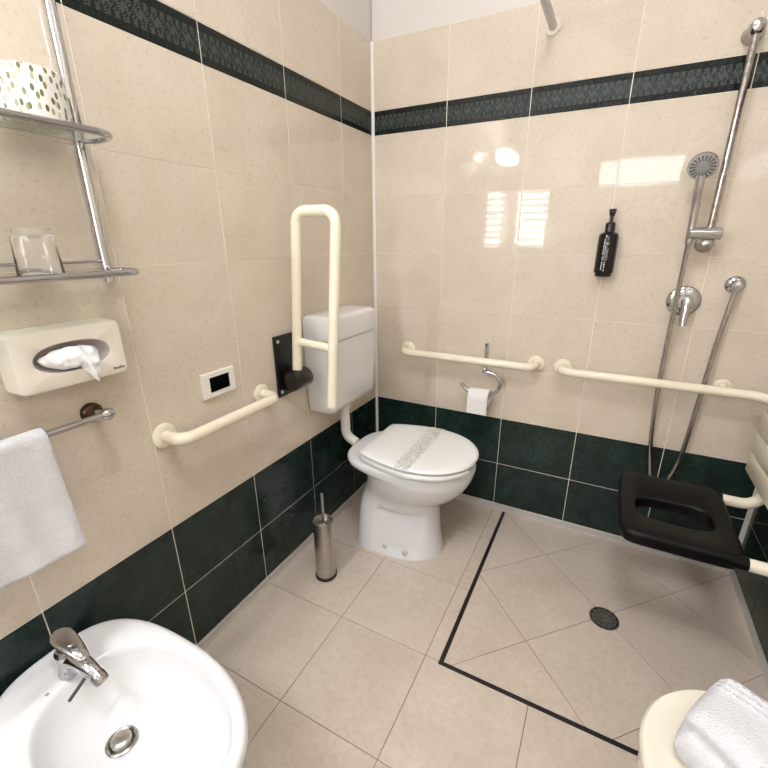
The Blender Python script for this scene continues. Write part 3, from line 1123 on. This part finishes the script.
# ------------------------------------------------------------------ toilet paper holder and roll
ph = thing('paper_holder', (0.592, 0.0, 0.745), 'chrome toilet paper holder with curved hook on the back wall', 'paper holder')
G().box(0.584, 0.598, -0.022, -0.001, 0.732, 0.868, 0.002, 1).build('back_plate', 'chrome', ph, False)
zc, yh = 0.672, -0.055
hook = [(0.592, -0.008, 0.742), (0.592, -0.045, 0.742)]
hook = fillet([(0.592, -0.008, 0.742), (0.592, yh, 0.742), (0.620, yh, 0.742)], 0.02, 8)
cxh, czh, rh = 0.622, 0.690, 0.052
for k in range(1, 17):
    a = PI / 2 - PI * k / 16
    hook.append(Vector((cxh + rh * math.cos(a), yh, czh + rh * math.sin(a))))
hook += [Vector((0.575, yh, 0.636)), Vector((0.545, yh, 0.637)), Vector((0.52, yh, 0.645)), Vector((0.505, yh, 0.657)), Vector((0.493, yh, 0.675))]
G().tube(hook, 0.0088, 16).build('hook', 'chrome', ph)
rollc = Vector((0.584, yh, 0.618))
g = G()
prof = [(0.020, -0.046), (0.040, -0.046), (0.041, -0.044), (0.041, 0.044), (0.040, 0.046), (0.020, 0.046), (0.020, -0.046)]
g.lathe(prof, rollc, (1, 0, 0), 40, cap=False)
# loose sheet hanging from the front
sheet = []
for i in range(8):
    z = lerp(rollc.z, rollc.z - 0.072, i / 7)
    sheet.append([(rollc.x - 0.046, rollc.y - 0.0415, z), (rollc.x + 0.046, rollc.y - 0.0415, z), (rollc.x + 0.046, rollc.y - 0.0405, z), (rollc.x - 0.046, rollc.y - 0.0405, z)])
g.loft(sheet)
o = g.build('toilet_roll', 'roll_paper', None, True, 50)
centre(o)
tag(o, 'white toilet paper roll hanging on the chrome hook', 'toilet roll')

# ------------------------------------------------------------------ soap dispenser
so = thing('soap_dispenser', (1.022, -0.038, 1.18), 'black pump soap bottle in a holder on the back wall', 'soap dispenser')
sx, sy = 1.020, -0.040
G().box(sx - 0.030, sx + 0.030, -0.018, -0.001, 1.20, 1.31, 0.003, 1).build('wall_bracket', 'black_plastic', so, False)
G().lathe([(0.027, 1.180), (0.029, 1.182), (0.029, 1.192), (0.033, 1.193), (0.034, 1.196), (0.034, 1.322), (0.032, 1.331), (0.024, 1.337), (0.016, 1.339)], (sx, sy, 0), n=40).build('bottle', 'black_gloss', so)
G().lathe([(0.017, 1.338), (0.017, 1.366), (0.015, 1.370), (0.009, 1.374)], (sx, sy, 0), n=28).build('collar', 'black_plastic', so)
g = G().lathe([(0.006, 1.372), (0.006, 1.392), (0.0085, 1.394), (0.012, 1.412), (0.012, 1.418), (0.0, 1.419)], (sx, sy, 0), n=20)
g.box(sx - 0.008, sx + 0.008, sy - 0.034, sy, 1.406, 1.417, 0.003)
g.build('pump', 'black_plastic', so)
# rows of small white print running up the bottle
def bottle_print():
    g = G()
    rnd = random.Random(3)
    R = 0.03425
    for col, (ang, z0, z1, hh) in enumerate([(-0.34, 1.205, 1.315, 0.0034), (-0.14, 1.225, 1.300, 0.0016), (0.0, 1.222, 1.303, 0.0014), (-0.34, 1.2, 1.2, 0.0), (-0.06, 1.200, 1.222, 0.003), (0.12, 1.240, 1.298, 0.0014)]):
        z = z0
        while z < z1:
            l = rnd.uniform(0.0018, 0.0042)
            a0 = ang; a1 = ang + hh / R
            p = [(sx + R * math.sin(a), sy - R * math.cos(a)) for a in (a0, a1)]
            q = [(sx + (R - .0004) * math.sin(a), sy - (R - .0004) * math.cos(a)) for a in (a0, a1)]
            ring = lambda zz: [(p[0][0], p[0][1], zz), (p[1][0], p[1][1], zz), (q[1][0], q[1][1], zz), (q[0][0], q[0][1], zz)]
            if rnd.random() > 0.12:
                g.loft([ring(z), ring(z + l)])
            z += l + rnd.uniform(0.0008, 0.0016)
    g.build('printed_lines', 'print_white', so, False)
bottle_print()

# ------------------------------------------------------------------ shower: slide rail, hand shower, hose, mixer
sl = thing('shower_slide_rail', (1.322, 0.0, 1.29), 'chrome shower slide rail on the back wall', 'shower rail')
xs, ys = 1.322, -0.055
G().tube([(xs, ys, 1.285), (xs, ys, 1.895)], 0.0108, 20).build('rail_bar', 'chrome_worn', sl)
for zz in (1.298, 1.897):
    g = G().lathe([(0.029, 0), (0.029, 0.006), (0.025, 0.016), (0.021, 0.035), (0.0215, 0.05), (0.0205, 0.063), (0.015, 0.074), (0.0, 0.078)], (xs, -0.001, zz), (0, -1, 0), 28)
    g.build('rail_mount', 'chrome_worn', sl)
g = G().tube([(xs + 0.030, ys - 0.012, 1.330), (xs - 0.062, ys - 0.027, 1.330)], 0.0205, 24)
g.build('slider', 'chrome', sl)

hs = thing('hand_shower', (1.268, -0.085, 1.32), 'chrome hand shower with round grey spray face in the slide holder', 'hand shower')
hp = spline([(1.2665, -0.083, 1.298), (1.266, -0.083, 1.315), (1.2655, -0.083, 1.36), (1.263, -0.086, 1.42), (1.260, -0.094, 1.465), (1.258, -0.100, 1.505)], 8)
n = len(hp)
G().tube(hp, 0.011, 18, radii=[lerp(0.0105, 0.0135, min(1, i / (n - 1) * 1.2)) for i in range(n)]).build('handle', 'chrome', hs)
nrm = Vector((-0.10, -0.90, -0.42)).normalized()
hc = Vector((1.2575, -0.102, 1.532))
G().lathe([(0.0, -0.022), (0.020, -0.020), (0.036, -0.012), (0.0415, -0.004), (0.0415, 0.002), (0.039, 0.005), (0.0, 0.0055)], hc, nrm, 40).build('head', 'chrome', hs)
face = sub(G().lathe([(0.0375, 0.0035), (0.0375, 0.0065), (0.035, 0.0078), (0.0, 0.0085)], hc, nrm, 40).build('spray_face', 'gauge_grey', hs))
ref = nrm.cross(Vector((0, 0, 1))).normalized(); ref2 = nrm.cross(ref)
g = G()
for k in range(18):
    a = 2 * PI * k / 18
    d = ref * math.cos(a) + ref2 * math.sin(a)
    w = nrm.cross(d)
    c0 = hc + nrm * 0.0085 + d * 0.017; c1 = hc + nrm * 0.0082 + d * 0.034
    ring = lambda c, hw: [c + w * hw, c - w * hw, c - w * hw - nrm * 0.001, c + w * hw - nrm * 0.001]
    g.loft([ring(c0, 0.0010), ring(c1, 0.0018)])
g.build('nozzle_ribs', 'spray_dark', hs, False)

hose = spline([(1.2665, -0.083, 1.299), (1.268, -0.072, 1.25), (1.271, -0.052, 1.106), (1.274, -0.040, 0.90), (1.279, -0.036, 0.72), (1.292, -0.034, 0.55), (1.312, -0.036, 0.42),
               (1.325, -0.038, 0.36), (1.347, -0.04, 0.335), (1.368, -0.04, 0.355), (1.384, -0.04, 0.41), (1.402, -0.038, 0.50), (1.410, -0.036, 0.62), (1.416, -0.036, 0.78), (1.422, -0.038, 0.95), (1.432, -0.040, 1.10), (1.4345, -0.040, 1.135)], 12)
g = G()
nh = len(hose)
o = G().tube(hose, 0.0082, 12).build('shower_hose', 'hose_metal', None, True)
tag(centre(o), 'long flexible metal shower hose looping down behind the black seat', 'hose')

wo = thing('hose_outlet', (1.438, 0.0, 1.15), 'chrome wall outlet where the shower hose begins', 'outlet')
G().lathe([(0.030, 0), (0.030, 0.004), (0.027, 0.009), (0.017, 0.013), (0.014, 0.024), (0.0155, 0.03), (0.0155, 0.042), (0.011, 0.050), (0.0, 0.052)], (1.438, -0.001, 1.163), (0, -1, 0), 32).build('rosette', 'chrome', wo)
G().tube([(1.4375, -0.040, 1.163), (1.4345, -0.040, 1.122)], 0.0095, 16, radii=[0.0115, 0.0090]).build('hose_nut', 'chrome', wo)

mv = thing('shower_mixer', (1.303, 0.0, 1.06), 'round chrome shower mixer with single lever on the back wall', 'shower mixer')
G().lathe([(0.055, 0), (0.055, 0.003), (0.052, 0.007), (0.040, 0.010), (0.030, 0.012), (0.0, 0.012)], (1.300, -0.001, 1.099), (0, -1, 0), 44).build('cover_plate', 'chrome', mv)
G().lathe([(0.026, 0.010), (0.026, 0.03), (0.0255, 0.036), (0.021, 0.044), (0.0, 0.047)], (1.300, -0.001, 1.099), (0, -1, 0), 32).build('cartridge_dome', 'chrome', mv)
lv = spline([(1.305, -0.040, 1.105), (1.3055, -0.052, 1.085), (1.304, -0.062, 1.050), (1.305, -0.070, 1.016)], 6)
G().tube(lv, 0.011, 16, radii=[lerp(0.019, 0.0105, i / (len(lv) - 1)) for i in range(len(lv))]).build('lever', 'chrome', mv)

# ------------------------------------------------------------------ hanging shower seat
st = thing('shower_chair', (1.35, -0.40, 0.42), 'black shower seat with a slot, hanging from the corner rail on cream slatted back', 'shower chair')
SZ = 0.470
def seat_pan():
    N = 96
    cx, cy = 1.352, -0.392
    def out(kx, ky, z):
        r = []
        for k in range(N):
            a = 2 * PI * k / N
            c, s = math.cos(a), math.sin(a)
            e = 2 / 9.0
            r.append((cx + kx * math.copysign(abs(c) ** e, c), cy + ky * math.copysign(abs(s) ** e, s), z))
        return r
    hx0, hy0 = 1.350, -0.418
    def hole(kx, ky, z):
        r = []
        for k in range(N):
            a = 2 * PI * k / N
            c, s = math.cos(a), math.sin(a)
            e = 2 / 3.2
            r.append((hx0 + kx * math.copysign(abs(c) ** e, c), hy0 + ky * math.copysign(abs(s) ** e, s), z))
        return r
    ax, ay = 0.160, 0.205
    rings = [out(ax - .012, ay - .012, SZ - .046), out(ax - .003, ay - .003, SZ - .043), out(ax, ay, SZ - .034), out(ax, ay, SZ - .014), out(ax - .004, ay - .004, SZ - .004), out(ax - .014, ay - .014, SZ),
             out(ax - .035, ay - .045, SZ - .003), hole(.118, .078, SZ - .004), hole(.110, .070, SZ - .008), hole(.107, .067, SZ - .016), hole(.107, .067, SZ - .046)]
    g = G().loft(rings, False, False)
    k = len(g.v) - N
    g.f += [(i, (i + 1) % N, k + (i + 1) % N, k + i) for i in range(N)]
    g.build('seat_pan', 'black_seat', st, True, 50)
seat_pan()
# tubes: out of the seat, bent up to the back
for yy in (-0.222, -0.578):
    G().tube([(1.40, yy, SZ - .022), (1.513, yy, SZ - .022)], 0.0195, 20).build('sleeve', 'black_seat', st)
    p = fillet([(1.505, yy, SZ - .022), (1.620, yy, SZ - .022), (1.620, yy, 0.760)], 0.055, 10)
    G().tube(p, 0.0185, 20).build('frame_tube', 'cream', st)
    # hook over the rail
    hk = [(1.6245, yy, 0.745), (1.6255, yy, 0.80)] 
    for k in range(0, 9):
        a = -0.1 + (PI + 0.3) * k / 8
        hk.append((XR + 0.025 * math.cos(a), yy, ZB + 0.004 + 0.025 * math.sin(a)))
    g = G()
    rg = []
    for i, p in enumerate(hk):
        rg.append([(p[0], yy - 0.02, p[2]), (p[0], yy + 0.02, p[2]), (p[0] + 0.004 * (1 if i < 3 else math.cos(-0.1 + (PI + .3) * max(0, i - 2) / 8)), yy + 0.02, p[2] + 0.004 * (0 if i < 3 else math.sin(-0.1 + (PI + .3) * max(0, i - 2) / 8))),
                   (p[0] + 0.004 * (1 if i < 3 else math.cos(-0.1 + (PI + .3) * max(0, i - 2) / 8)), yy - 0.02, p[2] + 0.004 * (0 if i < 3 else math.sin(-0.1 + (PI + .3) * max(0, i - 2) / 8)))])
    g.loft(rg)
    g.build('hook', 'cream', st, False)
for i in range(3):
    z0 = 0.525 + i * 0.078
    G().box(1.585, 1.601, -0.660, -0.105, z0, z0 + 0.071, 0.004).build('back_slat', 'cream', st, True, 30)

# ------------------------------------------------------------------ floor drain
dr = thing('floor_drain', (1.2135, -0.484, 0), 'round dark floor drain in the middle of the shower floor', 'drain')
dx, dy = 1.2135, -0.482
G().lathe([(0.050, 0.0), (0.050, 0.0018), (0.048, 0.0026), (0.0435, 0.0026), (0.0435, 0.0005)], (dx, dy, 0), n=48, cap=False).build('rim', 'drain_ring', dr)
G().lathe([(0.0, 0.0003), (0.0440, 0.0003), (0.0440, 0.0006), (0.0, 0.0006)], (dx, dy, 0), n=48, cap=False).build('drain_well', 'drain_hole', dr)
for r in (0.010, 0.019, 0.028, 0.037):
    G().lathe([(r - 0.0026, 0.0006), (r - 0.0026, 0.0024), (r + 0.0026, 0.0024), (r + 0.0026, 0.0006)], (dx, dy, 0), n=40, cap=False).build('grate_ring', 'drain_dark', dr)
for k in range(6):
    a = PI * k / 6
    d = Vector((math.cos(a), math.sin(a), 0)); w = Vector((-d.y, d.x, 0)) * 0.0017
    c = Vector((dx, dy, 0))
    ring = lambda s: [c + d * s + w + Vector((0, 0, .0006)), c + d * s - w + Vector((0, 0, .0006)), c + d * s - w + Vector((0, 0, .0022)), c + d * s + w + Vector((0, 0, .0022))]
    G().loft([ring(-0.0432), ring(0.0432)]).build('grate_bar', 'drain_dark', dr, False)

# ------------------------------------------------------------------ bidet
BY = -1.601
bd = thing('bidet', (0.30, BY, 0), 'white ceramic bidet against the left wall', 'bidet')
ZR = 0.405
def bidet_body():
    N = 96
    def E(xb, xf, w, back, frac):
        return egg(xb, xf, w, N, yc=BY, back=back, frac=frac)
    keys = [(0.0, 0.06, 0.47, 0.115), (0.03, 0.065, 0.46, 0.110), (0.15, 0.07, 0.43, 0.10), (0.22, 0.05, 0.46, 0.118), (0.29, 0.025, 0.53, 0.155), (0.34, 0.010, 0.568, 0.168), (0.38, 0.005, 0.582, 0.173)]
    rings = []
    for i in range(28):
        z = 0.38 * i / 27
        xb, xf, w = interp(keys, z)
        rings.append([(x, y, z) for x, y in E(xb, xf, w, 3.0, 0.5)])
    for z, k in ((0.392, 0.000), (0.399, 0.003), (0.403, 0.008), (0.405, 0.016), (0.4045, 0.024)):
        rings.append([(x, y, z) for x, y in E(0.005 + k, 0.582 - k, 0.173 - k, 3.0, 0.5)])
    rings.append([(x, y, 0.4035) for x, y in E(0.122, 0.556, 0.146, 2.6, 0.48)])
    for z, xb, xf, w in ((0.3990, 0.126, 0.552, 0.1425), (0.388, 0.131, 0.548, 0.139), (0.360, 0.142, 0.537, 0.131), (0.328, 0.163, 0.505, 0.114), (0.305, 0.198, 0.45, 0.085), (0.290, 0.22, 0.38, 0.058), (0.284, 0.236, 0.325, 0.036), (0.283, 0.255, 0.30, 0.02)):
        rings.append([(x, y, z) for x, y in E(xb, xf, w, 2.4, 0.46)])
    # the deck rises a little towards the tap
    G().loft(rings).build('basin', 'ceramic', bd, True, 60)
bidet_body()
bdx, bdy = 0.256, BY - 0.006
wst = sub(G().lathe([(0.031, 0.2845), (0.031, 0.2885), (0.028, 0.290), (0.024, 0.2885), (0.0235, 0.285)], (bdx, bdy, 0), n=36, cap=False).build('waste_ring', 'chrome_worn', bd))
G().lathe([(0.0, 0.2845), (0.0235, 0.2848), (0.0205, 0.289), (0.0205, 0.294), (0.0185, 0.2965), (0.012, 0.2985), (0.005, 0.2994), (0.0, 0.2995)], (bdx, bdy, 0), n=36, cap=False).build('plug', 'brushed_steel', bd)
G().lathe([(0.0, -0.002), (0.004, 0.0), (0.003, 0.001), (0.0, 0.0012)], (0.119, BY - 0.055, 0.4045), n=14).build('overflow_dot', 'gauge_grey', bd)

fa = thing('bidet_tap', (0.088, BY - 0.005, ZR), 'chrome single-lever bidet tap with swivel spout', 'tap')
fx0, fy0 = 0.108, BY + 0.001
G().lathe([(0.027, 0.4045), (0.027, 0.408), (0.024, 0.412), (0.0225, 0.43), (0.0235, 0.450), (0.023, 0.464), (0.019, 0.472), (0.0, 0.475)], (fx0, fy0, 0), n=32).build('tap_body', 'chrome', fa)
spt = spline([(fx0 + 0.004, fy0, 0.440), (fx0 + 0.035, fy0 + 0.002, 0.452), (fx0 + 0.070, fy0 + 0.004, 0.450), (fx0 + 0.096, fy0 + 0.006, 0.440)], 8)
G().tube(spt, 0.016, 24, radii=[lerp(0.021, 0.0125, i / (len(spt) - 1)) for i in range(len(spt))]).build('spout', 'chrome', fa)
nz = Vector((0.8, 0.03, -0.55)).normalized()
np_ = Vector((fx0 + 0.092, fy0 + 0.006, 0.440))
G().lathe([(0.0135, 0.0), (0.0145, 0.003), (0.0145, 0.016), (0.013, 0.022), (0.010, 0.022), (0.009, 0.016), (0.0, 0.015)], np_, nz, 28).build('nozzle', 'chrome_worn', fa)
# flat tear-drop lever rising towards the wall
def lever():
    L = []
    pts = [(0.170, 0.462, 0.008, 0.005), (0.163, 0.466, 0.012, 0.008), (0.145, 0.472, 0.016, 0.010), (0.122, 0.478, 0.0195, 0.010), (0.100, 0.483, 0.0225, 0.008), (0.084, 0.487, 0.0220, 0.006), (0.072, 0.489, 0.017, 0.004), (0.066, 0.490, 0.007, 0.002)]
    for x, z, w, h in pts:
        ring = []
        for k in range(24):
            a = 2 * PI * k / 24
            nx, nzz = 0.25, 0.97
            ring.append((x + nx * h * math.sin(a), fy0 + 0.006 + w * math.cos(a), z + nzz * h * math.sin(a)))
        L.append(ring)
    G().loft(L).build('lever', 'chrome', fa)
lever()
G().tube([(fx0 + 0.072, fy0 - 0.008, 0.432), (fx0 + 0.075, fy0 - 0.045, 0.412)], 0.0036, 10).build('popup_rod', 'spray_dark', fa)

# ------------------------------------------------------------------ round cream bin with a folded towel
bn = thing('laundry_bin', (1.392, -1.212, 0), 'round cream plastic bin with a flat lid in the foreground', 'bin')
bc = (1.392, -1.212, 0)
G().lathe([(0.150, 0.0), (0.154, 0.004), (0.160, 0.425), (0.160, 0.430)], bc, n=64).build('body', 'cream_bin', bn)
G().lathe([(0.1605, 0.428), (0.1665, 0.430), (0.1675, 0.436), (0.1665, 0.445), (0.162, 0.4495), (0.155, 0.4495), (0.148, 0.4455), (0.10, 0.4445), (0.0, 0.4445)], bc, n=64).build('lid', 'cream_bin', bn)

def bath_towel():
    A = Vector((1.362, -1.040, 0))
    u = Vector((-0.50, -0.866, 0)); w = Vector((0.866, -0.50, 0))
    LU, LW, H = 0.215, 0.27, 0.066
    nu, nw = 130, 110
    z0 = 0.4505
    top = []; bot = []
    def edge(d, L):                      # rounded folds at the borders
        e = min(d, L - d)
        r = 0.024
        return 1.0 if e > r else math.sqrt(max(0.0, 1 - ((r - e) / r) ** 2))
    v = []; f = []
    for i in range(nu + 1):
        for k in range(nw + 1):
            a = LU * (0.5 - 0.5 * math.cos(PI * i / nu)) ; b = LW * (0.5 - 0.5 * math.cos(PI * k / nw))
            h = edge(a, LU) * edge(b, LW)
            p = A + u * a + w * b
            # corners pulled in
            ca, cb = a / LU - .5, b / LW - .5
            p -= (u * ca + w * cb) * 0.02 * (abs(ca * cb) * 4) ** 2
            z = z0 + H * (0.5 + 0.5 * h) + 0.006 * noise.noise((p.x * 14, p.y * 14, 2.0)) * h
            rib = 0.0
            for c in (0.030, 0.044, 0.058):
                rib += math.exp(-((a - c - 0.10 * (b - 0.1) * 0.4) / 0.0035) ** 2) * (0.7 + 0.3 * math.sin(b * 420))
            z += 0.0075 * rib * h
            # a soft valley along the fold
            z -= 0.012 * math.exp(-((a - 0.155 - 0.25 * b * 0.4) / 0.02) ** 2) * h
            v.append((p.x, p.y, z))
    n = nw + 1
    base = len(v)
    for i in range(nu + 1):
        for k in range(nw + 1):
            x, y, z = v[i * n + k]
            a = LU * (0.5 - 0.5 * math.cos(PI * i / nu)) ; b = LW * (0.5 - 0.5 * math.cos(PI * k / nw))
            h = edge(a, LU) * edge(b, LW)
            v.append((x, y, z0 + H * 0.5 * (1 - h)))
    for i in range(nu):
        for k in range(nw):
            q = i * n + k
            f.append((q, q + n, q + n + 1, q + 1))
            f.append((base + q, base + q + 1, base + q + n + 1, base + q + n))
    o = obj('bath_towel', v, f, 'terry', None, True, 80)
    centre(o)
    return tag(o, 'folded white terry towel with ribbed border lying on the cream bin', 'towel')
bath_towel()

# ------------------------------------------------------------------ curtain rod above the shower edge
cr = thing('curtain_rod', (0.737, 0.0, 2.03), 'pale grey shower curtain rod running out from the back wall', 'curtain rod')
G().lathe([(0.026, 0), (0.026, 0.004), (0.022, 0.007), (0.0, 0.007)], (0.737, -0.001, 2.022), (0, -1, 0), 28).build('flange', 'cream_box', cr)
G().tube(fillet([(0.737, -0.003, 2.022), (0.737, -0.98, 2.022), (RW - 0.003, -0.98, 2.022)], 0.12, 10), 0.0145, 18).build('rod', 'rod_grey', cr)

for o in bpy.data.objects:
    if '_base' in o:
        del o['_base']
